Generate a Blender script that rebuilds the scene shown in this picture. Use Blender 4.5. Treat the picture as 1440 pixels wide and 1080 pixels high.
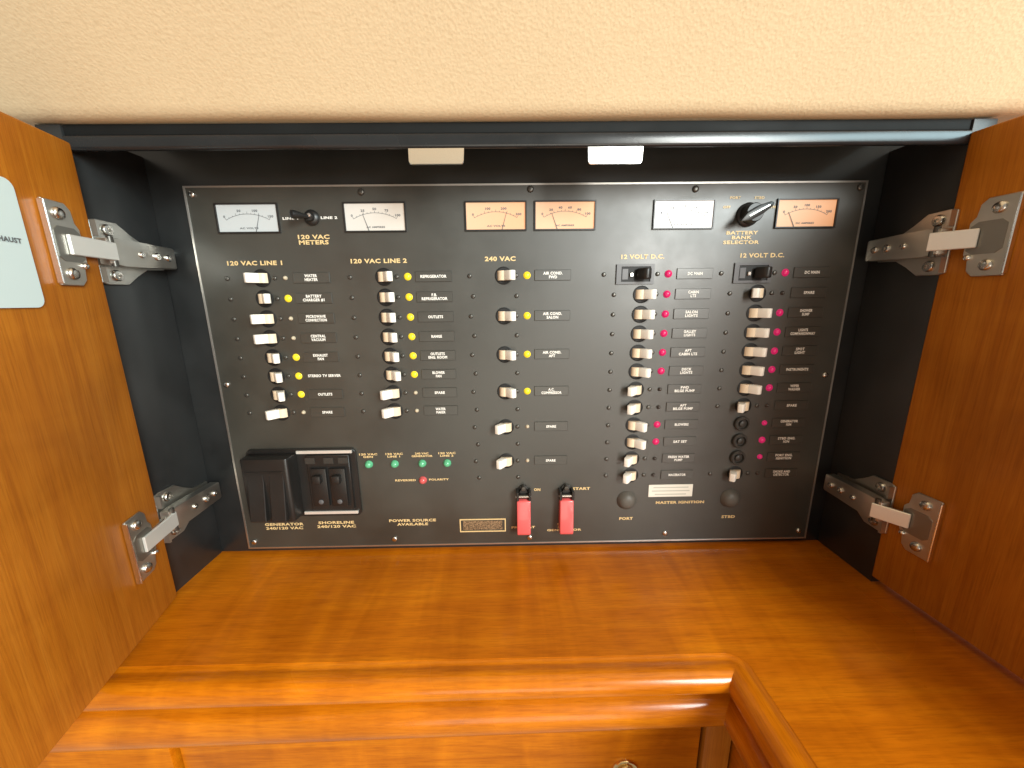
import bpy, bmesh, math, random
from mathutils import Vector, Matrix
random.seed(7)
R = math.radians
for o in list(bpy.data.objects):
    bpy.data.objects.remove(o)
scn = bpy.context.scene
COL = scn.collection

# ------------------------------------------------------------------ camera
cam_d = bpy.data.cameras.new('camera'); cam = bpy.data.objects.new('camera', cam_d); COL.objects.link(cam)
cam_d.sensor_fit = 'HORIZONTAL'; cam_d.sensor_width = 36.0
cam_d.lens = 36.0 * 530 / 1440            # very wide phone lens
cam_d.clip_start = 0.01; cam_d.clip_end = 50
yaw, pitch, roll = 0.01166545, 0.21710943, 0.01160364
f_ = Vector((math.sin(yaw)*math.cos(pitch), math.cos(yaw)*math.cos(pitch), -math.sin(pitch)))
r_ = Vector((math.cos(yaw), -math.sin(yaw), 0)); d_ = f_.cross(r_)
rr = math.cos(roll)*r_ + math.sin(roll)*d_; dd = -math.sin(roll)*r_ + math.cos(roll)*d_
M = Matrix((rr, -dd, -f_)).transposed().to_4x4(); M.translation = Vector((-0.0217796, -0.3719234, 0.0802247))
cam.matrix_world = M
scn.camera = cam
scn.render.resolution_x = 1024; scn.render.resolution_y = 768

# ------------------------------------------------------------------ light
W = bpy.data.worlds.new('World'); scn.world = W; W.use_nodes = True
bg = W.node_tree.nodes['Background']; bg.inputs[0].default_value = (1.0, 0.90, 0.76, 1); bg.inputs[1].default_value = 0.40
def area(name, loc, target, sx, sy, power, col):
    l = bpy.data.lights.new(name, 'AREA'); l.shape = 'RECTANGLE'; l.size = sx; l.size_y = sy
    l.energy = power; l.color = col
    o = bpy.data.objects.new(name, l); COL.objects.link(o); o.location = loc
    o.rotation_euler = (Vector(target) - Vector(loc)).to_track_quat('-Z', 'Y').to_euler()
    return o
area('window_light', (0.82, -1.50, 0.46), (0.0, 0, 0.05), 0.40, 0.80, 34, (1.0, 0.97, 0.90))
area('sky_window_light', (1.35, -1.50, 0.76), (0.0, -0.1, 0.1), 1.4, 0.60, 30, (0.66, 0.93, 1.0))
area('fill_light', (0.15, -1.25, -0.35), (0.0, -0.2, 0.25), 0.9, 0.5, 4.5, (1.0, 0.90, 0.74))  # unseen fill added low down, aimed up at the headliner
vs = scn.view_settings; vs.view_transform = 'Standard'; vs.look = 'None'; vs.exposure = 0.0; vs.gamma = 1
vs.use_curve_mapping = False

# ------------------------------------------------------------------ materials
def mat(name, col, rough=0.5, metal=0.0, coat=0.0, emit=None, estr=0.0, spec=0.5):
    m = bpy.data.materials.new(name); m.use_nodes = True
    b = m.node_tree.nodes['Principled BSDF']
    b.inputs['Base Color'].default_value = (*col, 1); b.inputs['Roughness'].default_value = rough
    b.inputs['Metallic'].default_value = metal; b.inputs['Coat Weight'].default_value = coat
    b.inputs['Specular IOR Level'].default_value = spec
    if emit: b.inputs['Emission Color'].default_value = (*emit, 1); b.inputs['Emission Strength'].default_value = estr
    return m
def nodes(m):
    return m.node_tree, m.node_tree.nodes, m.node_tree.links, m.node_tree.nodes['Principled BSDF']
def noise(nt, vec, scale, detail=4, rough=.55, dist=0.0):
    n = nt.nodes.new('ShaderNodeTexNoise'); n.inputs['Scale'].default_value = scale
    n.inputs['Detail'].default_value = detail; n.inputs['Roughness'].default_value = rough; n.inputs['Distortion'].default_value = dist
    if vec: nt.links.new(vec, n.inputs['Vector'])
    return n
def ramp(nt, fac, stops):
    r = nt.nodes.new('ShaderNodeValToRGB'); e = r.color_ramp.elements
    while len(e) < len(stops): e.new(0.5)
    for el, (p, c) in zip(e, stops):
        el.position = p; el.color = (*c, 1) if len(c) == 3 else c
    nt.links.new(fac, r.inputs['Fac']); return r
def mapping(nt, scale, rot=(0, 0, 0)):
    t = nt.nodes.new('ShaderNodeTexCoord'); mp = nt.nodes.new('ShaderNodeMapping')
    mp.inputs['Scale'].default_value = scale; mp.inputs['Rotation'].default_value = rot
    nt.links.new(t.outputs['Object'], mp.inputs['Vector']); return mp.outputs['Vector']
def mixc(nt, a, b, fac, mode='MULTIPLY'):
    m = nt.nodes.new('ShaderNodeMix'); m.data_type = 'RGBA'; m.blend_type = mode
    m.inputs[0].default_value = fac if not hasattr(fac, 'links') else 0
    nt.links.new(a, m.inputs[6]); nt.links.new(b, m.inputs[7]); return m.outputs[2]
def bump(nt, b, h, strength, dist):
    n = nt.nodes.new('ShaderNodeBump'); n.inputs['Strength'].default_value = strength; n.inputs['Distance'].default_value = dist
    nt.links.new(h, n.inputs['Height']); nt.links.new(n.outputs['Normal'], b.inputs['Normal'])

def wood(name, axis, dark, mid, light, rough=0.3, coat=0.6, fig=1.0):
    m = mat(name, mid, rough, 0, coat, spec=.22); nt, ns, ln, b = nodes(m)
    k = {0: (1, 14, 14), 1: (14, 1, 14), 2: (17, 17, .55)}[axis]
    v = mapping(nt, tuple(q*1.0 for q in k))
    n1 = noise(nt, v, 7.0, 7, .65, 0.5)              # broad figure
    n2 = noise(nt, mapping(nt, tuple(q*6.0 for q in k)), 9.0, 4, .6, .15)       # pores
    n3 = noise(nt, mapping(nt, (1, 1, 1)), 7.0, 2, .5, .4)         # flame / blotches
    r1 = ramp(nt, n1.outputs['Fac'], [(0.28, dark), (0.5, mid), (0.74, light)])
    r2 = ramp(nt, n2.outputs['Fac'], [(0.30, (.74, .68, .60)), (0.55, (1, 1, 1))])
    r3 = ramp(nt, n3.outputs['Fac'], [(0.3, (.80, .76, .70)), (0.7, (1.12, 1.12, 1.10))])
    k4 = {0: (9, 1.6, 3), 1: (1.6, 9, 3), 2: (3, 3, 7)}[axis]
    n4 = noise(nt, mapping(nt, k4, (0, 0, R(14))), 2.6, 3, .5, 1.1)          # ripple figure across the grain
    r4 = ramp(nt, n4.outputs['Fac'], [(0.32, (.80, .76, .66)), (0.52, (1, 1, 1)), (0.72, (1.22, 1.30, 1.25))])
    c = mixc(nt, r1.outputs[0], r2.outputs[0], .8); c = mixc(nt, c, r3.outputs[0], 1.0); c = mixc(nt, c, r4.outputs[0], fig)
    ln.new(c, b.inputs['Base Color'])
    b.inputs['Coat Roughness'].default_value = 0.16
    rr_ = ramp(nt, n3.outputs['Fac'], [(0.3, (rough*.8,)*3), (0.7, (rough*1.3,)*3)]); ln.new(rr_.outputs[0], b.inputs['Roughness'])
    bump(nt, b, n2.outputs['Fac'], .10, .0006)
    return m
CH = ((.46, .120, .002), (.56, .158, .003), (.65, .208, .005))
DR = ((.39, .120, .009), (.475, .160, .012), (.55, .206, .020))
M_wood_x = wood('varnished cherry, grain across', 0, *CH, rough=.32, coat=.18, fig=.75)
M_wood_y = wood('varnished cherry, grain lengthwise', 1, *CH, rough=.32, coat=.18, fig=.75)
M_mould_x = wood('polished cherry moulding, grain across', 0, *CH, rough=.24, coat=.45, fig=.6)
M_mould_y = wood('polished cherry moulding, grain lengthwise', 1, *CH, rough=.24, coat=.45, fig=.6)
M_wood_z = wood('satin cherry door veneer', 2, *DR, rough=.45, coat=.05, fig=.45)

m = mat('beige vinyl headliner', (.72, .52, .27), .55); nt, ns, ln, b = nodes(m); M_vinyl = m
v = mapping(nt, (1, 1, 1))
vor = ns.new('ShaderNodeTexVoronoi'); vor.inputs['Scale'].default_value = 520; ln.new(v, vor.inputs['Vector'])
nz = noise(nt, v, 420, 5, .65, .6); nb = noise(nt, v, 6, 3, .5)
add = ns.new('ShaderNodeMath'); add.operation = 'ADD'; ln.new(vor.outputs['Distance'], add.inputs[0]); ln.new(nz.outputs['Fac'], add.inputs[1])
c1 = ramp(nt, nb.outputs['Fac'], [(.3, (.755, .595, .375)), (.7, (.79, .63, .40))])
c2 = ramp(nt, nz.outputs['Fac'], [(.30, (.90, .88, .85)), (.55, (1, 1, 1))])
ln.new(mixc(nt, c1.outputs[0], c2.outputs[0], .9), b.inputs['Base Color'])
bump(nt, b, add.outputs[0], .24, .0005)

def speck(name, col, rough, amt, scale=900, bumpd=.00008, spec=.5):
    m = mat(name, col, rough, spec=spec); nt, ns, ln, b = nodes(m)
    v = mapping(nt, (1, 1, 1)); n = noise(nt, v, scale, 3, .6); n2 = noise(nt, v, 14, 4, .6)
    r = ramp(nt, n2.outputs['Fac'], [(.3, tuple(c*(1-amt) for c in col)), (.7, tuple(c*(1+amt) for c in col))])
    ln.new(r.outputs[0], b.inputs['Base Color'])
    q = ramp(nt, n2.outputs['Fac'], [(.3, (rough*.85,)*3), (.7, (rough*1.18,)*3)]); ln.new(q.outputs[0], b.inputs['Roughness'])
    bump(nt, b, n.outputs['Fac'], .25, bumpd); return m
M_panel = speck('black anodised panel', (.034, .033, .026), .44, .22, spec=.95)
M_liner = speck('black laminate liner', (.021, .022, .022), .40, .3, 300, spec=.7)
M_rail = speck('black lacquered rail', (.014, .015, .016), .25, .2, 300)
M_black = speck('black moulded plastic', (.014, .013, .012), .36, .2)
M_reset = speck('dark grey cap', (.035, .033, .029), .42, .2)
M_hole = mat('dark socket', (.004, .004, .004), .6)
M_grey = speck('grey bakelite body', (.09, .09, .095), .4, .2)
M_rubber = speck('grey rubber dome', (.085, .078, .066), .5, .2)
M_plate = speck('engraved strip holder', (.040, .039, .032), .40, .2, spec=.9)
M_lever = mat('ivory lever plastic', (.95, .92, .84), .35)
M_leverb = mat('aged cream plastic', (.80, .66, .48), .45)
M_white = mat('white print', (.88, .86, .80), .6)
M_gold = mat('gold print', (.74, .54, .26), .5)
M_card = mat('white card', (.62, .75, .76), .45)
M_ink = mat('grey ink', (.12, .13, .14), .6)
M_alu = mat('bare aluminium edge', (.70, .68, .64), .40, 1)
M_steel = speck('nickelled steel', (.62, .60, .55), .38, .15, 500); nodes(M_steel)[3].inputs['Metallic'].default_value = 1
M_chrome = mat('bright nickel', (.84, .83, .80), .24, 1)
M_zinc = mat('satin zinc link', (.86, .85, .80), .34, .55)
M_screw = mat('zinc screw', (.62, .60, .56), .25, 1)
M_bscrew = mat('blackened screw', (.10, .095, .085), .35, .7)
M_brass = mat('polished brass', (.86, .66, .34), .18, 1)
M_red = mat('red guard plastic', (.75, .11, .11), .34, coat=.3)
M_yel = mat('lit yellow lamp', (.75, .55, .02), .3, emit=(1.0, .78, .04), estr=.38)
M_pink = mat('lit red lamp', (.55, .01, .08), .3, emit=(1.0, .03, .28), estr=.22)
M_off = mat('unlit cream lamp', (.55, .47, .34), .35)
M_offd = mat('unlit dark lamp', (.05, .04, .035), .3)
M_green = mat('green lens', (.10, .42, .22), .12, coat=.6, emit=(.15, .8, .4), estr=.06)
M_redlens = mat('red lens', (.60, .10, .10), .12, coat=.6, emit=(1, .2, .2), estr=.05)
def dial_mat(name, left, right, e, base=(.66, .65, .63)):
    m = mat(name, base, .5); nt, ns, ln, b = nodes(m)       # reflection and glare on the meter painted as emission across the dial
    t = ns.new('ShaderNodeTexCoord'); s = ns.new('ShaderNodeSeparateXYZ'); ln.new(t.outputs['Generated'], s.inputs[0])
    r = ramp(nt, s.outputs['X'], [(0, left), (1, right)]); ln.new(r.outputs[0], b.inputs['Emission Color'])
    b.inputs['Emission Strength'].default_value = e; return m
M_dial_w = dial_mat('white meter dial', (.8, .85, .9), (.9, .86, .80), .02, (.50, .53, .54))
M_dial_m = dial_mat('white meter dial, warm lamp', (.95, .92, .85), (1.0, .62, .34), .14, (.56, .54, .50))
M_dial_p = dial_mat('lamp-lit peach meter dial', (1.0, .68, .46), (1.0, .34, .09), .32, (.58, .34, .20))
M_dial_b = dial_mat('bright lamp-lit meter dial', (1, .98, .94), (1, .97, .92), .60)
M_glass = mat('meter window', (1, 1, 1), .05); nodes(M_glass)[3].inputs['Transmission Weight'].default_value = 1.0
nodes(M_glass)[3].inputs['IOR'].default_value = 1.08

# ------------------------------------------------------------------ geometry helpers
def box(bm, x0, x1, y0, y1, z0, z1):
    vs_ = [bm.verts.new(p) for p in ((x0,y0,z0),(x1,y0,z0),(x1,y1,z0),(x0,y1,z0),(x0,y0,z1),(x1,y0,z1),(x1,y1,z1),(x0,y1,z1))]
    return [bm.faces.new([vs_[i] for i in q]) for q in ((0,3,2,1),(4,5,6,7),(0,1,5,4),(1,2,6,5),(2,3,7,6),(3,0,4,7))]
def bevel(bm, w, seg=2):
    bmesh.ops.bevel(bm, geom=list(bm.edges), offset=w, segments=seg, affect='EDGES', profile=.5, clamp_overlap=True)
def lathe(bm, prof, seg=20, axis='y', c=(0, 0, 0)):
    """prof: (radius, height); height runs along -Y (out of the panel) for axis y."""
    rings = []
    for r, h in prof:
        if r < 1e-7:
            rings.append([bm.verts.new(_ax(0, 0, h, axis, c))]); continue
        rings.append([bm.verts.new(_ax(r*math.cos(2*math.pi*i/seg), r*math.sin(2*math.pi*i/seg), h, axis, c)) for i in range(seg)])
    for a, b2 in zip(rings, rings[1:]):
        for i in range(seg):
            j = (i+1) % seg
            q = [a[i % len(a)], a[j % len(a)], b2[j % len(b2)], b2[i % len(b2)]]
            q = list(dict.fromkeys(q))
            if len(q) > 2: bm.faces.new(q)
def _ax(u, v, h, axis, c):
    if axis == 'y': return (c[0]+u, c[1]-h, c[2]+v)
    if axis == 'x': return (c[0]+h, c[1]+u, c[2]+v)
    return (c[0]+u, c[1]+v, c[2]+h)
def prism(bm, pts, axis, a, b_):
    """polygon extruded along axis; pts are the other two coordinates in order."""
    def P(p, h):
        return {'x': (h, p[0], p[1]), 'y': (p[0], h, p[1]), 'z': (p[0], p[1], h)}[axis]
    A = [bm.verts.new(P(p, a)) for p in pts]; B = [bm.verts.new(P(p, b_)) for p in pts]
    bm.faces.new(A); bm.faces.new(list(reversed(B)))
    n = len(pts)
    for i in range(n): bm.faces.new((A[i], B[i], B[(i+1) % n], A[(i+1) % n]))
def finish(bm, name, material, smooth=None):
    bmesh.ops.recalc_face_normals(bm, faces=list(bm.faces))
    me = bpy.data.meshes.new(name); bm.to_mesh(me); bm.free(); me.materials.append(material)
    if smooth is not None:
        for p in me.polygons: p.use_smooth = True
        try: me.set_sharp_from_angle(angle=R(smooth))
        except Exception: pass
    return me
def put(name, me, loc=(0, 0, 0), parent=None, rot=None):
    o = bpy.data.objects.new(name, me); COL.objects.link(o); o.location = loc; o.parent = parent
    if rot: o.rotation_euler = rot
    return o
def thing(name, label, cat, loc, rotz=0, group=None):
    o = bpy.data.objects.new(name, None); COL.objects.link(o); o.location = loc; o.rotation_euler = (0, 0, rotz)
    o.empty_display_size = .02
    tag(o, label, cat, group); return o
def tag(o, label, cat, group=None):
    o['label'] = label; o['category'] = cat
    if group: o['group'] = group
    return o
_cache = {}
def cached(key, fn):
    if key not in _cache: _cache[key] = fn()
    return _cache[key]
def boxmesh(name, dims, material, bv=0.0, seg=2):
    bm = bmesh.new(); box(bm, *dims)
    if bv: bevel(bm, bv, seg)
    return finish(bm, name, material, 40 if bv else None)
def text_mesh(body, h, material, width=None, stretch=1.25, lead=1.25, fix=True):
    """upright lettering in the XZ plane, centred on the origin, facing -Y; h = capital height."""
    cu = bpy.data.curves.new('lettering', 'FONT'); cu.body = body; cu.align_x = 'CENTER'; cu.align_y = 'CENTER'
    cu.size = 1.0; cu.resolution_u = 2; cu.offset = .036; cu.space_character = 1.08; cu.space_line = lead*.75; cu.extrude = 0.0
    t = bpy.data.objects.new('lettering', cu); COL.objects.link(t)
    bpy.context.view_layer.update()
    dg = bpy.context.evaluated_depsgraph_get()
    me = bpy.data.meshes.new_from_object(t.evaluated_get(dg))
    bpy.data.objects.remove(t); bpy.data.curves.remove(cu)
    s = h/.70
    xs = [v.co.x for v in me.vertices]; w = (max(xs)-min(xs))*s*stretch
    sx = s*stretch*(width/w if width else 1.0)
    ys = [v.co.y for v in me.vertices]; cx = (max(xs)+min(xs))/2; cy = (max(ys)+min(ys))/2
    for v in me.vertices: v.co = ((v.co.x-cx)*sx, 0, (v.co.y-cy)*s)
    me.materials.clear(); me.materials.append(material); me.name = 'lettering'
    return me
def screw_mesh(r, material, name='screw', axis='y', slot=True):
    def f():
        bm = bmesh.new(); lathe(bm, [(r, 0), (r, r*.25), (r*.82, r*.52), (r*.45, r*.62), (0, r*.64)], 16, axis)
        return finish(bm, name, material, 50)
    return cached(('screw', r, material.name, axis), f)

# ------------------------------------------------------------------ the setting
XL, XR, ZC, YB = -.3437, .3286, -.190, .0045
YF = -.0605
# sloping padded headliner, its lower edge rolled over the top rail
bm = bmesh.new()
prof = [(-.040, .2125), (-.056, .2105), (-.0615, .2100), (-.0655, .2108), (-.0690, .2128), (-.0725, .2160), (-.080, .2240)]
for k in range(1, 13): prof.append((-.080-.040*k, .2240+.034*k))
N = 30
rows = [[bm.verts.new((-1.1+2.3*i/N, y, z+.0006*math.sin(i*1.7))) for i in range(N+1)] for y, z in prof]
for a, b2 in zip(rows, rows[1:]):
    for i in range(N): bm.faces.new((a[i], a[i+1], b2[i+1], b2[i]))
o = put('ceiling', finish(bm, 'ceiling', M_vinyl, 60)); o['kind'] = 'structure'

# cabinet carcase behind the doors
cab = thing('wall_cabinet', 'shallow black-lined wall cabinet holding the switch panel', 'cabinet', (0, 0, ZC))
def cpart(name, dims, material, bv=.0006):
    x0, x1, y0, y1, z0, z1 = dims
    cx, cy, cz = (x0+x1)/2, (y0+y1)/2, (z0+z1)/2
    return put(name, boxmesh(name, (x0-cx, x1-cx, y0-cy, y1-cy, z0-cz, z1-cz), material, bv), (cx, cy, cz-ZC), cab)
cpart('back_board', (XL-.018, XR+.018, YB, YB+.010, ZC-.01, .235), M_liner)
cpart('side_panel', (XL-.018, XL, YF, YB-.0002, ZC-.01, .209), M_liner)
cpart('side_panel', (XR, XR+.018, YF, YB-.0002, ZC-.01, .209), M_liner)
bm = bmesh.new()
prism(bm, [(-.0568, .2019), (-.0596, .2018), (-.0604, .2013), (-.0607, .2004), (-.0607, .1942), (-.0604, .1929), (-.0597, .1921), (-.0586, .1918), (-.0572, .1920), (-.0568, .1926)], 'x', XL+.0003, XR-.0003)
cpart('shade_strip', (XL+.0003, XR-.0003, -.0590, -.0568, .2021, .2094), speck('matt black painted shade', (.009, .010, .010), .7, .2, 300, spec=.2))  # shade under the headliner edge, painted as a dark strip
put('top_rail', finish(bm, 'top_rail', M_rail, 50), (0, 0, -ZC), cab)
cpart('top_board', (XL+.0005, XR-.0005, -.039, YB-.0004, .226, .234), M_liner)
# strike plates hanging under the rail
def strike():
    bm = bmesh.new(); w, h, r = .0206, .0116, .0026
    pts = [(-w, h), (w, h), (w-.0004, r)]
    for k in range(1, 5): a = math.pi/2*k/4; pts.append((w-.0004-r+r*math.cos(a), r-r*math.sin(a)))
    for k in range(0, 5): a = math.pi/2*k/4; pts.append((-w+.0004+r-r*math.sin(a), r-r*math.cos(a)))
    prism(bm, pts, 'y', -.0007, .0007); return finish(bm, 'strike_plate', M_chrome)
for x, lb, tilt in ((-.0722, 'warm-looking metal strike plate under the rail', 13), (.0608, 'silvery metal strike plate under the rail', 0)):
    p = put('strike_plate', cached('strike', strike), (x, -.0638 if tilt else -.0616, .1795-ZC), cab, (R(-tilt), 0, 0)); p['label'] = lb

# ------------------------------------------------------------------ counter with edge mouldings
ctr = thing('cherry_counter', 'varnished cherry counter with double rounded edge below the black panel', 'counter', (0, -.137, -.32))
CX, CY = .153, -.137
RC = .010
def corner(o_, z, leg, n=5):
    """points from the mitre line to the start of the straight run, at outward offset o_."""
    r = RC-o_; out = []
    for k in range(n+1):
        if r <= .0004: out.append(Vector((CX-o_, CY-o_, z)) + Vector((-1, 0, 0) if leg == 0 else (0, -1, 0))*(.00002*k)); continue
        th = R(45+45*k/n) if leg == 0 else R(45-45*k/n)
        out.append(Vector((CX-RC+r*math.cos(th), CY-RC+r*math.sin(th), z)))
    return out
def sweep(name, prof, material1, material2, k0=1.12, k1=1.46):
    """profile (outward, z) swept along the two legs of the L and mitred at the inside corner."""
    zt = -.190
    for leg in (0, 1):
        bm = bmesh.new(); rows = []
        for o_, z in prof:
            row = corner(o_, zt+(z-zt)*k0, leg)
            row.append(Vector((-.62, CY-o_, zt+(z-zt)*k1)) if leg == 0 else Vector((CX-o_, -.62, zt+(z-zt)*k0)))
            rows.append([bm.verts.new(p) for p in row])
        for u, v2 in zip(rows, rows[1:]):
            for i in range(len(u)-1): bm.faces.new((u[i], u[i+1], v2[i+1], v2[i]))
        put(name, finish(bm, name, (material1, material2)[leg], 35), (0, .137, .32), ctr)
bm = bmesh.new()
OC = -.0045
arc_ = [tuple(p)[:2] for p in corner(OC, 0, 1)[::-1]] + [tuple(p)[:2] for p in corner(OC, 0, 0)[1:]]
prism(bm, [(-.62, YB), (.75, YB), (.75, -.62), (CX-OC, -.62)] + arc_ + [(-.62, CY-OC)], 'z', -.212, ZC)
put('counter_top', finish(bm, 'counter_top', M_wood_x), (0, .137, .32), ctr)
nose = [(-.0046, -.1935), (-.0045, -.1902), (-.0030, -.1905), (-.0012, -.1911), (.0004, -.1912), (.0022, -.1908)]
for k in range(0, 13):
    a = math.pi*(.5-k/12*.86); nose.append((.0062+.0098*math.cos(a), -.1988+.0083*math.sin(a)))
nose += [(.0075, -.2078), (.0, -.2086)]
sweep('edge_moulding', nose, M_mould_x, M_mould_y)
bead = [(.0, -.2105), (.0035, -.2112)]
for k in range(0, 13):
    a = math.pi*(.44-k/12*.92); bead.append((.0035+.0125*math.cos(a), -.2248+.0125*math.sin(a)))
bead += [(-.004, -.2385)]
sweep('bead_moulding', bead, M_mould_x, M_mould_y)
# face below the counter
def kpart(name, x0, x1, y0, y1, z0, z1, material, bv=.0012, label=None, origin=None):
    cx, cy, cz = (x0+x1)/2, (y0+y1)/2, (z0+z1)/2
    return put(name, boxmesh(name, (x0-cx, x1-cx, y0-cy, y1-cy, z0-cz, z1-cz), material, bv), (cx, cy+.137, cz+.32), ctr)
kpart('face_frame', -.62, CX+.015, -.128, -.110, -.60, -.2300, M_wood_x)
kpart('stile', -.62, -.2935, -.1395, -.1283, -.60, -.2400, M_wood_x)
dp = kpart('drawer_front', -.2905, .1320, -.1350, -.1283, -.60, -.2410, M_wood_x)
kpart('stile', .1345, .1565, -.1375, -.1283, -.60, -.2405, M_wood_z)
kpart('return_panel', .1580, .1700, -.62, -.1285, -.60, -.2400, M_wood_y)
bm = bmesh.new(); lathe(bm, [(.0112, 0), (.0112, .0012), (.0104, .0022), (.0088, .0020), (.0082, .0008), (.0070, .0008), (.0066, .0030), (.0050, .0042), (0, .0046)], 28)
kb = put('push_knob', finish(bm, 'push_knob', M_brass, 40), (0, 0, 0), dp)
kb.location = Vector((.0715, -.1350, -.3030)) - Vector(((-.2905+.1320)/2, (-.1350-.1283)/2, (-.60-.2410)/2))

# ------------------------------------------------------------------ doors
def door(label, loc, ang, side):
    t = thing('cabinet_door', label, 'door', loc, 0, 'open cabinet doors'); t.rotation_euler = (0, 0, ang)
    # local: face in the plane x=0, leaf goes towards -Y, thickness away from the opening
    x0, x1 = (-.019, 0) if side < 0 else (0, .019)
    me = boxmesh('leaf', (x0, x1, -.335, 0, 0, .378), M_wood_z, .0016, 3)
    put('leaf', me, (0, 0, 0), t)
    return t
AL, AR = R(13.2), R(4.9)
ZD = -.1840
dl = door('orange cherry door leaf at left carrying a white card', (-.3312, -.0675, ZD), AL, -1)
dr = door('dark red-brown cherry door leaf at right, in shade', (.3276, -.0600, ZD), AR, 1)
dr.children[0].scale = (1, 1, 1.015)
# white notice card stuck on the left door
bm = bmesh.new(); w0, w1, h0, h1, r = -.128, -.0550, .2635, .3385, .0055
pts = []
for cx, cz, a0 in ((w1-r, h1-r, 0), (w0+r, h1-r, 90), (w0+r, h0+r, 180), (w1-r, h0+r, 270)):
    for k in range(6): a = R(a0+18*k); pts.append((cx+r*math.cos(a), cz+r*math.sin(a)))
prism(bm, pts, 'x', .0004, .0014)
nc = tag(put('notice_card', finish(bm, 'notice_card', M_card), (-.3312, -.0675, ZD), None, (0, 0, AL)), 'white rounded notice card stuck on the left door', 'card')
lt = put('lettering', text_mesh('EXHAUST', .0027, M_ink, .019), (.0018, -.0695, .3030), nc, (0, 0, R(90)))

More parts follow.
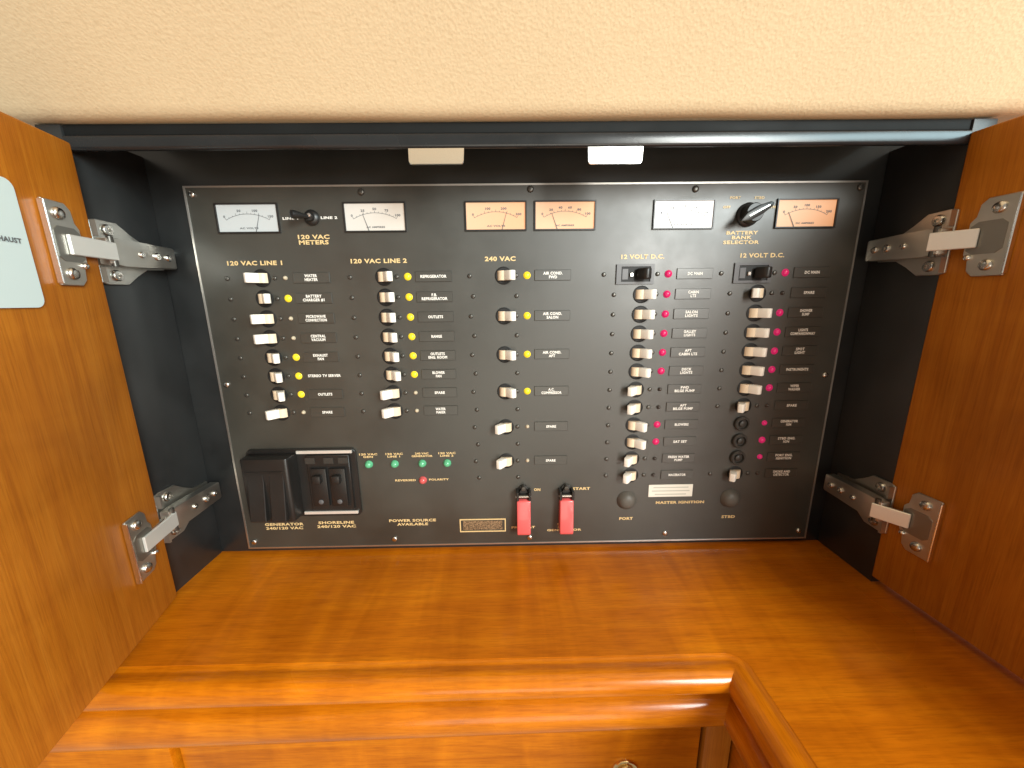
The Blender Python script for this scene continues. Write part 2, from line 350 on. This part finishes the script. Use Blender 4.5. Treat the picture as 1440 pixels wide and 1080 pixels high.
# ------------------------------------------------------------------ concealed hinges
def hinge(label, zc, s, tiltz=0.0):
    """s=+1 on the left wall, -1 on the right wall."""
    Xw = XL if s > 0 else XR; YH = -.030 if s > 0 else -.0370
    t = thing('concealed_hinge', label, 'hinge', (Xw, YH, zc), 0, 'concealed cabinet hinges')
    X = lambda d: s*d                                # distance from the wall
    # wing-shaped mounting plate on the wall
    bm = bmesh.new()
    half = [(-.0285, .0235), (-.0235, .0250), (-.0070, .0245), (.0020, .0165), (.0120, .0105), (.0300, .0100)]
    pts = half + [(y, -z) for y, z in reversed(half)]
    prism(bm, pts, 'x', X(.0004), X(.0026)); bevel(bm, .0005, 1)
    mp_ = put('mounting_plate', finish(bm, 'mounting_plate', M_steel, 30), (0, 0, 0), t)
    for zz in (.0175, -.0175):
        bm = bmesh.new(); lathe(bm, [(.0046, 0), (.0046, .001), (.0036, .0022), (.0018, .0024), (.0014, .0012), (0, .001)], 14, 'x')
        if s < 0: bmesh.ops.scale(bm, vec=(-1, 1, 1), verts=bm.verts)
        put('screw', finish(bm, 'screw', M_screw, 40), (X(.0026), -.0165, zz), mp_)
    for zz in (.0175, -.0175):                       # turned-up wing edges
        bm = bmesh.new(); box(bm, min(X(.0026), X(.0072)), max(X(.0026), X(.0072)), -.0282, -.0262, zz-.0058, zz+.0058)
        put('wing_flange', finish(bm, 'wing_flange', M_steel), (0, 0, 0), mp_)
    # arm: a channel over the plate, tapering to the rear
    bm = bmesh.new()
    ap = [(-.0310, .0098), (-.0200, .0105), (.0000, .0100), (.0285, .0094), (.0300, .0080)]
    prism(bm, ap + [(y, -z) for y, z in reversed(ap)], 'x', X(.0062), X(.0150)); bevel(bm, .0011, 2)
    arm = put('arm', finish(bm, 'arm', M_steel, 30), (0, 0, 0), t)
    for k, (yy, rr_) in enumerate(((-.0040, .0026), (.0105, .0034), (.0215, .0030))):
        bm = bmesh.new(); lathe(bm, [(rr_, 0), (rr_, .0008), (rr_*.75, .0016), (rr_*.3, .0016), (rr_*.25, .0008), (0, .0008)], 14, 'x')
        if s < 0: bmesh.ops.scale(bm, vec=(-1, 1, 1), verts=bm.verts)
        put('screw', finish(bm, 'screw', M_screw, 40), (X(.0150), yy, 0), arm)
    bm = bmesh.new(); lathe(bm, [(0, -.0112), (.0022, -.0112), (.0022, .0112), (0, .0112)], 14, 'z', (X(.0138), -.0268, 0)); put('pivot_pin', finish(bm, 'pivot_pin', M_bscrew, 40), (0, 0, 0), arm)
    bm = bmesh.new()
    # link bar to the cup
    ang = AL if s > 0 else AR
    hx = (-.3312 if s > 0 else .3276)
    hy = (-.0675 if s > 0 else -.0600)
    def dpt(dy, off):                                # point on the door face
        return Vector((hx + math.sin(ang)*dy + s*off*math.cos(ang), hy - math.cos(ang)*dy + s*off*math.sin(ang), 0)) - Vector((Xw, YH, 0))
    bm.free(); bm = bmesh.new()
    a = Vector((X(.0155), -.0285, 0)); b2 = dpt(.0285 if s > 0 else .0225, .0036)
    dv = (b2-a).normalized(); nv = Vector((-dv.y, dv.x, 0))*.0011
    prof = [a-dv*.004+nv, b2+nv, b2-nv, a-dv*.004-nv]
    prism(bm, [(p.x, p.y) for p in prof], 'z', -.0068, .0068); bevel(bm, .0005, 1)
    put('link', finish(bm, 'link', M_zinc, 30), (0, 0, 0), t)
    bm = bmesh.new()
    a2 = a + Vector((-X(.0060), -.001, 0)); b3 = dpt(.0190, .0010)
    dv = (b3-a2).normalized(); nv = Vector((-dv.y, dv.x, 0))*.0011
    prism(bm, [(p.x, p.y) for p in (a2+nv, b3+nv, b3-nv, a2-nv)], 'z', -.0054, .0054)
    put('inner_link', finish(bm, 'inner_link', M_steel, 30), (0, 0, 0), t)
    # cup plate on the door
    bm = bmesh.new()
    y0, y1, h = -.0400, -.0185, .0275
    pts = [(y0, -h), (y0, h), (y1-.004, h), (y1, h-.004), (y1, .0150), (y1+.0040, .0115), (y1+.0040, -.0115), (y1, -.0150), (y1, -h+.004), (y1-.004, -h)]
    prism(bm, pts, 'x', s*.0003, s*.0022); bevel(bm, .0005, 1)
    base = dpt(0, 0)
    cup = put('cup_plate', finish(bm, 'cup_plate', M_steel, 30), (base.x, base.y, 0), t, (0, 0, ang))
    bm = bmesh.new(); box(bm, min(s*.0004, s*.0042), max(s*.0004, s*.0042), y0-.0012, y0+.0002, -h+.001, h-.001); bevel(bm, .0004, 1)
    put('front_lip', finish(bm, 'front_lip', M_chrome, 30), (0, 0, 0), cup)
    bm = bmesh.new()
    pts = [(-.0365, -.0085), (-.0365, .0085), (-.0330, .0115), (-.0200, .0115), (-.0160, .0085), (-.0160, -.0085), (-.0200, -.0115), (-.0330, -.0115)]
    prism(bm, pts, 'x', s*.0020, s*.0026)
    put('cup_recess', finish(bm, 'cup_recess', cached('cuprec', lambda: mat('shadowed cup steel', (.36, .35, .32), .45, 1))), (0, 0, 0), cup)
    for zz in (.0195, -.0195):
        bm = bmesh.new(); lathe(bm, [(.0042, 0), (.0042, .0008), (.0034, .0022), (.0016, .0026), (0, .0026)], 16, 'x')
        if s < 0: bmesh.ops.scale(bm, vec=(-1, 1, 1), verts=bm.verts)
        put('screw', finish(bm, 'screw', M_screw, 50), (s*.0022, -.0300, zz), cup)
    bm = bmesh.new(); lathe(bm, [(.0022, 0), (.0022, .0016), (.0012, .0026), (0, .0028)], 12, 'x')
    if s < 0: bmesh.ops.scale(bm, vec=(-1, 1, 1), verts=bm.verts)
    put('rivet', finish(bm, 'rivet', M_chrome, 50), (s*.0022, -.0185, -.0135), cup)
    return t
hinge('upper silver hinge on the left door, beside the white card', .1215, 1)
hinge('lower silver hinge on the left door, near the counter', -.1120, 1)
hinge('upper silver hinge on the right dark door', .1215, -1)
hinge('lower silver hinge on the right dark door, near the counter', -.1110, -1)

# ------------------------------------------------------------------ the switch panel
PW, PH = .3100, .18354
pan = thing('switch_panel', 'black electrical switch panel with meters, breakers and red guarded switches', 'switch panel', (0, .002, -PH))
def pp(name, me, x, z, y=0.0, parent=None, rot=None):
    """place a part by panel coordinates (x right, z up from panel centre, y<0 out of the face)."""
    if parent is None: return put(name, me, (x, y-.002, z+PH), pan, rot)
    return put(name, me, (x, y, z), parent, rot)
pp('face_plate', boxmesh('face_plate', (-PW, PW, 0, .0042, -PH, PH), M_panel, .0004, 1), 0, 0)
bm = bmesh.new(); e = .0011
box(bm, -PW-.0004, PW+.0004, -.0005, .0040, PH-e, PH+.0004); box(bm, -PW-.0004, PW+.0004, -.0005, .0040, -PH-.0004, -PH+e)
box(bm, -PW-.0004, -PW+e, -.0005, .0040, -PH+e+.00002, PH-e-.00002); box(bm, PW-e, PW+.0004, -.0005, .0040, -PH+e+.00002, PH-e-.00002)
pp('bright_edge', finish(bm, 'bright_edge', M_alu), 0, 0)
SCREWS = ((-303.3,177),(-151.7,177.8),(1.4,179),(152.1,178),(304,178.3),(-302.6,1.6),(301,3.2),(-303,-175.6),(-149.1,-175),(.3,-176.2),(150.8,-174),(301,-174))
for i, (x, z) in enumerate(SCREWS):
    pp('panel_screw', screw_mesh(.0030, M_screw if i in (0, 5, 6, 7, 8, 9, 10, 11) else M_bscrew, 'panel_screw'), x/1000, z/1000, -.0001)

# meters
def meter(xc, dm, needle, nums, unit, label):
    xc /= 1000; zc = .1564; w, h = .0272, .0117
    bm = bmesh.new(); o_ = .0011
    for q in ((-w-o_, w+o_, h, h+o_), (-w-o_, w+o_, -h-o_, -h), (-w-o_, -w, -h+.00001, h-.00001), (w, w+o_, -h+.00001, h-.00001)):
        box(bm, q[0], q[1], -.0020, .0003, q[2], q[3])
    mt = pp('meter', finish(bm, 'meter', M_black), xc, zc); mt['label'] = label
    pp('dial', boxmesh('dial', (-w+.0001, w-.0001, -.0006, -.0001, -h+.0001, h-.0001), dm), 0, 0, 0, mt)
    # printed arc and ticks
    bm = bmesh.new(); Rr, cz = .040, -.0365
    def arc(r0, r1, a0, a1, n):
        P = [[bm.verts.new((r*math.sin(a0+(a1-a0)*i/n), -.0008, cz+r*math.cos(a0+(a1-a0)*i/n))) for r in (r0, r1)] for i in range(n+1)]
        for u, v2 in zip(P, P[1:]): bm.faces.new((u[0], v2[0], v2[1], u[1]))
    A = R(29); arc(Rr, Rr+.00035, -A, A, 24)
    for i in range(13):
        a = -A+2*A*i/12; L_ = .0021 if i % 3 == 0 else .0012
        arc(Rr, Rr+L_, a-.004, a+.004, 1)
    pp('scale', finish(bm, 'scale', M_ink), 0, 0, 0, mt)
    for i, n in enumerate(nums):
        a = -A+2*A*i/(len(nums)-1)
        pp('numeral', text_mesh(n, .0019, M_ink), (Rr+.0041)*math.sin(a)*.98, cz+(Rr+.0041)*math.cos(a)-.0006, -.0008, mt)
    pp('lettering', text_mesh(unit, .0014, M_ink, .017), 0, -.0085, -.0008, mt)
    na = needle*A; bm = bmesh.new()
    x0 = .043*math.sin(na); px, pz = 0, -.0310
    tip = (Rr*math.sin(na)*1.0, cz+Rr*math.cos(na)+.001)
    dx, dz = tip[0]-px, tip[1]-pz; tt = (-h+.0002-pz)/dz; st = (px+dx*tt, -h+.0002)
    L_ = math.hypot(dx, dz); nx, nz_ = dz/L_*.00028, -dx/L_*.00028
    prism(bm, [(st[0]-nx, st[1]-nz_), (st[0]+nx, st[1]+nz_), (tip[0]+nx*.4, tip[1]+nz_*.4), (tip[0]-nx*.4, tip[1]-nz_*.4)], 'y', -.0013, -.0010)
    pp('needle', finish(bm, 'needle', M_ink), 0, 0, 0, mt)
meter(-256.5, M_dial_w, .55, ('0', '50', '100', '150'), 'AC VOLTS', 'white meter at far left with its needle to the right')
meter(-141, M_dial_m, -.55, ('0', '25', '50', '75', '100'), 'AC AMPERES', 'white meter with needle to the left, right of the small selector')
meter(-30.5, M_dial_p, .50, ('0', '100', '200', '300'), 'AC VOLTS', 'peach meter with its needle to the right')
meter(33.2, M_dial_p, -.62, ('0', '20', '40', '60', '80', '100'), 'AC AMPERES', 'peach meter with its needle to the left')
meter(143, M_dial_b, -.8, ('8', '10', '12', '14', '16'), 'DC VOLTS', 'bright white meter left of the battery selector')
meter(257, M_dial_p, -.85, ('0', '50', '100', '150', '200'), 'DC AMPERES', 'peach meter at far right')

# selector switches
bm = bmesh.new(); lathe(bm, [(.0068, 0), (.0068, .0016), (.0056, .0030), (.0040, .0036), (.0034, .0060), (0, .0062)], 24)
s1 = pp('selector_switch', finish(bm, 'selector_switch', M_black, 40), -.1985, .1564, -.0001); s1['label'] = 'small black toggle selector between the two left meters'
bm = bmesh.new(); lathe(bm, [(.0019, 0), (.0022, .006), (.0036, .013), (.0034, .016), (0, .0168)], 14)
pp('lever', finish(bm, 'lever', M_black, 40), 0, 0, -.004, s1, (0, 0, R(-38)))
bm = bmesh.new(); lathe(bm, [(.0015, 0), (.0015, .0006), (0, .0008)], 12)
pp('lever_pin', finish(bm, 'lever_pin', M_chrome, 40), .0006, .0012, -.0062, s1)
bm = bmesh.new(); lathe(bm, [(.0105, 0), (.0105, .0018), (.0098, .0024), (.0086, .0030), (.0082, .0110), (.0074, .0120), (0, .0120)], 28)
s2 = pp('battery_selector', finish(bm, 'battery_selector', M_black, 35), .2026, .1556, -.0001); s2['label'] = 'black pointer knob of the battery bank selector'
bm = bmesh.new()
prism(bm, [(-.0175, -.0004), (-.0090, -.0042), (.0040, -.0040), (.0130, -.0022), (.0150, 0), (.0130, .0022), (.0040, .0040), (-.0090, .0036)], 'y', -.0165, -.0122); bevel(bm, .0009, 2)
pp('pointer_grip', finish(bm, 'pointer_grip', M_black, 40), 0, 0, 0, s2, (0, R(-28), 0))
bm = bmesh.new(); box(bm, -.0090, .0100, -.0172, -.0166, -.0005, .0005)
pp('pointer_line', finish(bm, 'pointer_line', M_alu), 0, 0, 0, s2, (0, R(-28), 0))

# printed headings
def print_text(body, x, z, h, w=None, material=None, name='heading', lead=1.25):
    return pp(name, text_mesh(body, h*.86, material or M_gold, w/1000 if w else None, lead=lead), x/1000, z/1000, -.00035)
print_text('120 VAC\nMETERS', -199, 137.6, .0041, 29)
print_text('120 VAC LINE 1', -256.6, 117.4, .0043, 51)
print_text('120 VAC LINE 2', -141, 118.2, .0043, 52.5)
print_text('240 VAC', -27.2, 119, .0045, 29)
print_text('12 VOLT D.C.', 107.5, 119.6, .0043, 41)
print_text('12 VOLT D.C.', 221.3, 119.7, .0043, 42)
print_text('BATTERY\nBANK\nSELECTOR', 199.5, 135.8, .0034, 34, lead=1.35)
for s_, x, z in (('PORT', 189.6, 170.4), ('STBD', 212, 170.2), ('OFF', 182.5, 162.4), ('BOTH', 222.6, 162.2)):
    print_text(s_, x, z, .0024, None)
print_text('LINE 1', -218.2, 156.0, .0024, 14, M_white); print_text('LINE 2', -183, 156.4, .0024, 15, M_white)

# breakers
PIT = 18.85; Z0 = 103.7
def rowz(i): return Z0-PIT*i
def m_socket():
    bm = bmesh.new(); lathe(bm, [(.0083, 0), (.0083, .0005), (.0076, .0007), (.0073, .0003), (0, .0003)], 24)
    return finish(bm, 'breaker', M_hole, 40)
def m_drum():
    bm = bmesh.new()
    pts = [(.0062*math.cos(a), .0062*math.sin(a)) for a in [math.pi*(1+k/8) for k in range(9)]]
    prism(bm, [(x, y+.0022) for x, y in pts], 'z', -.0044, .0044); return finish(bm, 'rocker', M_leverb, 40)
def m_lever(wide):
    hz = .0044 if wide else .0040
    bm = bmesh.new()
    prism(bm, [(-.0034, -.0015), (-.0031, -.0125), (-.0022, -.0150), (.0022, -.0150), (.0031, -.0125), (.0034, -.0015)], 'z', -hz, hz)
    bevel(bm, .0006, 2); return finish(bm, 'lever', M_lever, 40)
def m_bead(r, mt_, nm):
    bm = bmesh.new(); lathe(bm, [(r*1.15, 0), (r*1.15, .0004), (r, .0006), (r*.92, .0014), (r*.6, .0022), (0, .0025)], 16); return finish(bm, nm, mt_, 60)
def m_plate(w, h):
    bm = bmesh.new(); box(bm, -w/2, w/2, -.0009, 0, -h/2, h/2); bevel(bm, .0003, 1)
    return finish(bm, 'label_plate', M_plate, 30)
def breaker(xled, i, on, text, lamp, dc, plate=True, kind='toggle', z=None):
    z = (rowz(i) if z is None else z)/1000; xl = xled/1000
    xh = xl-(.0245 if dc else .0222); xs = xl-(.0512 if dc else .0545)
    if kind == 'toggle':
        b = pp('breaker', cached('socket', m_socket), xh, z, -.0001)
        pp('rocker', cached('drum', m_drum), 0, 0, -.0004, b)
        a = R(random.uniform(36, 40)) * (1 if on else -1)
        pp('lever', cached('lever', lambda: m_lever(True)), 0, 0, .0012, b, (0, 0, a))
    elif kind == 'button':
        def f():
            bm = bmesh.new(); lathe(bm, [(.0078, 0), (.0078, .0030), (.0070, .0038), (.0056, .0038), (.0050, .0016), (.0034, .0016), (.0032, .0034), (.0022, .0040), (0, .0040)], 24); return finish(bm, 'reset_button', M_reset, 35)
        b = pp('reset_button', cached('reset', f), xh, z, -.0001)
    elif kind == 'main':
        def f():
            bm = bmesh.new()
            for q in ((-.018, .018, .0070, .0092), (-.018, .018, -.0092, -.0070), (-.018, -.0135, -.00699, .00699), (.0145, .018, -.00699, .00699)):
                box(bm, q[0], q[1], -.0016, 0, q[2], q[3])
            return finish(bm, 'main_breaker', M_grey)
        b = pp('main_breaker', cached('mainb', f), xh-.0075, z, -.0001)
        pp('recess', cached('mrec', lambda: boxmesh('recess', (-.0134, .0144, -.0006, -.0001, -.0069, .0069), M_hole)), 0, 0, 0, b)
        pp('rating_tab', cached('mtab', lambda: boxmesh('rating_tab', (-.0125, -.0068, -.0011, -.0007, -.0050, .0050), M_grey, .0002, 1)), 0, 0, 0, b)
        def g():
            bm = bmesh.new(); prism(bm, [(-.0046, 0), (-.0042, -.0100), (-.0026, -.0128), (.0026, -.0128), (.0042, -.0100), (.0046, 0)], 'z', -.0052, .0052); bevel(bm, .0016, 3); return finish(bm, 'lever', M_black, 40)
        pp('lever', cached('mlev', g), .0040, 0, -.0008, b, (0, 0, R(28)))
        pp('spring', cached('mspr', lambda: boxmesh('spring', (-.0016, .0016, -.0022, -.0008, -.0018, .0018), M_screw, .0004, 1)), -.0035, -.0005, 0, b)
    for xx in (xs if kind != 'main' else xs-.0105, xl-.0103):
        if kind != 'button':
            pp('screw', screw_mesh(.0021, M_bscrew, 'screw'), xx-b.location.x, z+PH-b.location.z, .0, b)
    if lamp:
        r, mt_ = {'y': (.0030, M_yel), 'o': (.0017, M_off), 'r': (.0031, M_pink), 's': (.0024, M_pink), 'd': (.0018, M_offd)}[lamp]
        pp('indicator_lamp', cached(('lamp', lamp), lambda: m_bead(r, mt_, 'indicator_lamp')), xl, z, -.0001)
    lines = text.split('\n')
    wchar = .00205
    w = min(.0325, wchar*max(len(l) for l in lines))
    tm = text_mesh(text, .0025, M_white, w, lead=1.30)
    if plate:
        p = pp('label_plate', cached('plate', lambda: m_plate(.0345, .0098)), xl+(.0245 if not dc else .0252), z, -.0001)
        pp('lettering', tm, 0, 0, -.0012, p)
    else:
        pp('lettering', tm, xl+.0255, z, -.00035)
C1 = ['WATER\nHEATER', 'BATTERY\nCHARGER #1', 'MICROWAVE\nCONVECTION', 'CENTRAL\nVACUUM', 'EXHAUST\nFAN', 'STEREO TV SERVER', 'OUTLETS', 'SPARE']
for i, t_ in enumerate(C1): breaker(-230, i, i in (1, 4, 5, 6), t_, 'y' if i in (1, 4, 5, 6) else 'o', False, plate=(i != 5))
C2 = ['REFRIGERATOR', 'F.B.\nREFRIGERATOR', 'OUTLETS', 'RANGE', 'OUTLETS\nENG. ROOM', 'BLOWER\nFAN', 'SPARE', 'WATER\nMAKER']
for i, t_ in enumerate(C2): breaker(-115, i, i < 6, t_, 'y' if i < 6 else 'o', False)
C3 = ['AIR COND.\nFWD', 'AIR COND.\nSALON', 'AIR COND.\nAFT', 'A.C.\nCOMPRESSOR', 'SPARE', 'SPARE']
for k, t_ in enumerate(C3): breaker(-2, 2*k, k < 4, t_, 'y' if k < 4 else 'o', False)
for k in range(6):
    for xx in (-53.6, -12):
        pp('panel_screw', screw_mesh(.0021, M_bscrew, 'screw'), xx/1000, rowz(2*k+1)/1000, -.0001)
C4 = ['DC MAIN', 'CABIN\nLTS', 'SALON\nLIGHTS', 'GALLEY\nLIGHTS', 'AFT\nCABIN LTS', 'DECK\nLIGHTS', 'FWD\nBILGE PUMP', 'AFT\nBILGE PUMP', 'BLOWERS', 'SAT SET', 'FRESH WATER\nPUMP', 'MACERATOR']
for i, t_ in enumerate(C4):
    on = i not in (6, 7, 10, 11)
    breaker(133, i, on, t_, 'r' if on else 'd', True, kind='main' if i == 0 else 'toggle')
C5 = ['DC MAIN', 'SPARE', 'SHOWER\nSUMP', 'LIGHTS\nCOMPANIONWAY', 'SPOT\nLIGHT', 'INSTRUMENTS', 'WIPER\nWASHER', 'SPARE', 'GENERATOR\nIGN', 'STBD ENG.\nIGN', 'PORT ENG.\nIGNITION', 'SMOKE AND\nDETECTOR']
for i, t_ in enumerate(C5):
    on = i not in (1, 7, 11)
    breaker(245.5, i, on, t_, ('s' if i in (8, 10) else 'r') if on else 'd', True, kind='main' if i == 0 else ('button' if i in (8, 9, 10) else 'toggle'))

# source lamps
def lens(mt_, key):
    def f():
        bm = bmesh.new(); lathe(bm, [(.0042, 0), (.0042, .0010), (.0036, .0016), (.0034, .0028), (.0024, .0042), (0, .0048)], 20); return finish(bm, 'source_lamp', mt_, 60)
    return cached(key, f)
for x, t_, w in ((-169.1, '120 VAC\nGEN', 19), (-142, '120 VAC\nLINE 1', 18), (-113, '240 VAC\nGENERATOR', 22), (-86.8, '120 VAC\nLINE 2', 18)):
    pp('source_lamp', lens(M_green, 'green'), x/1000, -.0862, -.0001)
    print_text(t_, x+.2, -76.4, .0024, w, M_gold, lead=1.3)
pp('polarity_lamp', lens(M_redlens, 'redl'), -.1135, -.1052, -.0001)
print_text('REVERSED', -132.0, -105.1, .0024, 22); print_text('POLARITY', -96.5, -104.8, .0024, 21)
print_text('POWER SOURCE\nAVAILABLE', -127.8, -155, .0034, 51, lead=1.45)
print_text('GENERATOR\n240/120 VAC', -267.3, -157, .0035, 42, lead=1.45)
print_text('SHORELINE\n240/120 VAC', -211, -156, .0035, 42, lead=1.45)

# maker's badge: an engraved plate in a gold frame
bm = bmesh.new()
for q in ((-.0252, .0252, .0067, .0078), (-.0252, .0252, -.0078, -.0067), (-.0252, -.0241, -.00669, .00669), (.0241, .0252, -.00669, .00669)): box(bm, q[0], q[1], -.0008, 0, q[2], q[3])
bd = pp('maker_badge', finish(bm, 'maker_badge', M_gold), -.0513, -.1602, -.0001); bd['label'] = 'small gold-framed maker badge'
m = mat('engraved badge', (.10, .065, .035), .4); nt, ns, ln, b = nodes(m)
n = noise(nt, mapping(nt, (1, 1, 1)), 900, 3, .7); r = ramp(nt, n.outputs['Fac'], [(.38, (.030, .020, .012)), (.62, (.36, .235, .13))]); ln.new(r.outputs[0], b.inputs['Base Color'])
pp('engraving', boxmesh('engraving', (-.0215, .0215, -.0004, -.0001, -.0054, .0054), m), 0, 0, 0, bd)

# red guarded switches
def guard(x, top, bottom, btxt):
    bm = bmesh.new(); lathe(bm, [(.0062, 0), (.0062, .0018), (.0045, .0022), (.0043, .0060), (0, .0060)], 6)
    g = pp('guarded_switch', finish(bm, 'guarded_switch', M_black, 30), x/1000, -.1185, -.0001)
    g['label'] = 'red guarded switch marked ' + top
    bm = bmesh.new()       # hood: a closed channel, deeper at the bottom
    prism(bm, [(.0, -.0060), (-.0105, -.0080), (-.0140, -.0440), (-.0125, -.0465), (-.0006, -.0470)], 'x', -.0072, .0072); bevel(bm, .0012, 2)
    hood = pp('guard_hood', finish(bm, 'guard_hood', M_red, 35), 0, 0, -.0006, g)
    bm = bmesh.new()
    for xx in (-.0065, .0065): box(bm, xx-.0014, xx+.0014, -.0115, -.0002, -.0075, .0020)
    box(bm, -.0050, .0050, -.0092, -.0064, -.0060, -.0015)
    bevel(bm, .0005, 1)
    pp('guard_hinge', finish(bm, 'guard_hinge', M_black, 30), 0, 0, 0, g)
    bm = bmesh.new(); lathe(bm, [(.0013, 0), (.0013, .0164), (0, .0166)], 10, 'x', (-.0083, -.0088, -.0035))
    pp('hinge_pin', finish(bm, 'hinge_pin', M_screw, 40), 0, 0, 0, g)
    bm = bmesh.new(); lathe(bm, [(.0022, 0), (.0026, .006), (.0022, .0072), (0, .0074)], 12)
    pp('switch_nut', finish(bm, 'switch_nut', M_bscrew, 40), .0, .0045, -.0004, g)
    return g
guard(-6.6, 'ON', 0, ''); guard(39.0, 'START', 0, '')
print_text('ON', 8.3, -118.6, .0034, 7.0); print_text('START', 56, -118.3, .0034, 19)
print_text('PREHEAT', -6.8, -163.6, .0028, 26)
print_text('STOP\nGEN.\nGENERATOR', 38.5, -164.2, .0028, 38, lead=1.4)

# legend plate and domes
lp = pp('legend_plate', boxmesh('legend_plate', (-.0240, .0240, -.0008, 0, -.0072, .0072), mat('white engraved legend', (.78, .76, .68), .35), .0003, 1), .1529, -.1224, -.0001)
M_faded = mat('faded legend ink', (.50, .50, .44), .6)
for k, wl in enumerate((.019, .0205, .017)):          # print worn down to faint rules
    pp('faded_print', boxmesh('faded_print', (-wl, wl, -.0010, -.0009, -.0006, .0006), M_faded), 0, .0040-.0040*k, 0, lp)
print_text('MASTER IGNITION', 164.5, -136.6, .0034, 53)
for x, s_ in ((105.8, 'PORT'), (219, 'STBD')):
    bm = bmesh.new(); lathe(bm, [(.0108, 0), (.0106, .0008), (.0094, .0020), (.0086, .0034), (.0070, .0050), (.0045, .0062), (.0020, .0066), (0, .0066)], 28)
    p = pp('push_dome', finish(bm, 'push_dome', M_rubber, 60), x/1000, -.1330, -.0001); p['label'] = 'grey rubber push dome marked ' + s_
    print_text(s_, x+.6, -155.2, .0036, 15)

# sliding interlock with the two main breakers
bm = bmesh.new(); prism(bm, [(-.0570, -.0345), (-.0570, .0345), (-.0535, .0385), (.0525, .0385), (.0560, .0350), (.0560, -.0350), (.0525, -.0385), (-.0535, -.0385)], 'y', -.0030, -.0001); bevel(bm, .0006, 1)
it = pp('main_interlock', finish(bm, 'main_interlock', M_black, 30), -.2370, -.1055); it['label'] = 'black sliding interlock over the two main breakers'
# guide rails (bright strips) above and below the open breaker
for zz in (.0355, -.0335):
    bm = bmesh.new(); box(bm, -.0040, .0530, -.0052, -.0031, zz-.0016, zz+.0016); bevel(bm, .0003, 1)
    pp('guide_strip', finish(bm, 'guide_strip', M_zinc, 30), 0, 0, 0, it)
# sliding cover on the left
bm = bmesh.new(); prism(bm, [(-.0545, -.0031), (-.0530, -.0180), (-.0510, -.0195), (-.0080, -.0195), (-.0060, -.0180), (-.0050, -.0031)], 'z', -.0345, .0345); bevel(bm, .0010, 2)
cv = pp('sliding_cover', finish(bm, 'sliding_cover', M_black, 35), 0, 0, 0, it)
bm = bmesh.new(); box(bm, -.0495, -.0105, -.0206, -.0196, .0205, .0218); bevel(bm, .0003, 1)
pp('rib', finish(bm, 'rib', M_black, 30), 0, 0, 0, cv)
for x0, x1 in ((-.0470, -.0310), (-.0255, -.0110)):
    bm = bmesh.new()
    A = [(x0, -.0196, .0195), (x1, -.0196, .0195), (x1, -.0196, -.0320), (x0, -.0196, -.0320), (x0, -.0262, -.0305), (x1, -.0262, -.0305)]
    V = [bm.verts.new(p) for p in A]
    for q in ((0, 1, 5, 4), (4, 5, 2, 3), (0, 4, 3), (1, 2, 5), (0, 3, 2, 1)): bm.faces.new([V[i] for i in q])
    bevel(bm, .0006, 1); pp('finger_ramp', finish(bm, 'finger_ramp', M_black, 30), 0, 0, 0, cv)
# exposed two-pole breaker on the right
br = pp('two_pole_breaker', boxmesh('two_pole_breaker', (.0060, .0500, -.0060, -.0031, -.0295, .0325), M_black, .0006, 1), 0, 0, 0, it)
pp('recess', boxmesh('recess', (.0085, .0475, -.0064, -.0061, -.0240, .0200), M_hole), 0, 0, 0, br)
for x in (.0180, .0375):
    bm = bmesh.new(); box(bm, x-.0082, x+.0082, -.0095, -.0065, -.0235, .0190); bevel(bm, .0010, 2)
    pole = pp('pole', finish(bm, 'pole', M_black, 30), 0, 0, 0, br)
    bm = bmesh.new(); box(bm, x-.0042, x+.0042, -.0150, -.0096, .0040, .0130); bevel(bm, .0012, 2)
    pp('handle', finish(bm, 'handle', M_black, 30), 0, 0, 0, br)
    bm = bmesh.new(); lathe(bm, [(.0026, 0), (.0026, .0006), (.0016, .0012), (0, .0012)], 14, 'y', (x, -.0096, -.0180)); pp('rating_dot', finish(bm, 'rating_dot', M_grey, 40), 0, 0, 0, br)
for x in (.0100, .0290, .0440):
    bm = bmesh.new(); box(bm, x-.0050, x+.0050, -.0068, -.0061, .0235, .0300); pp('vent', finish(bm, 'vent', M_reset), 0, 0, 0, br)
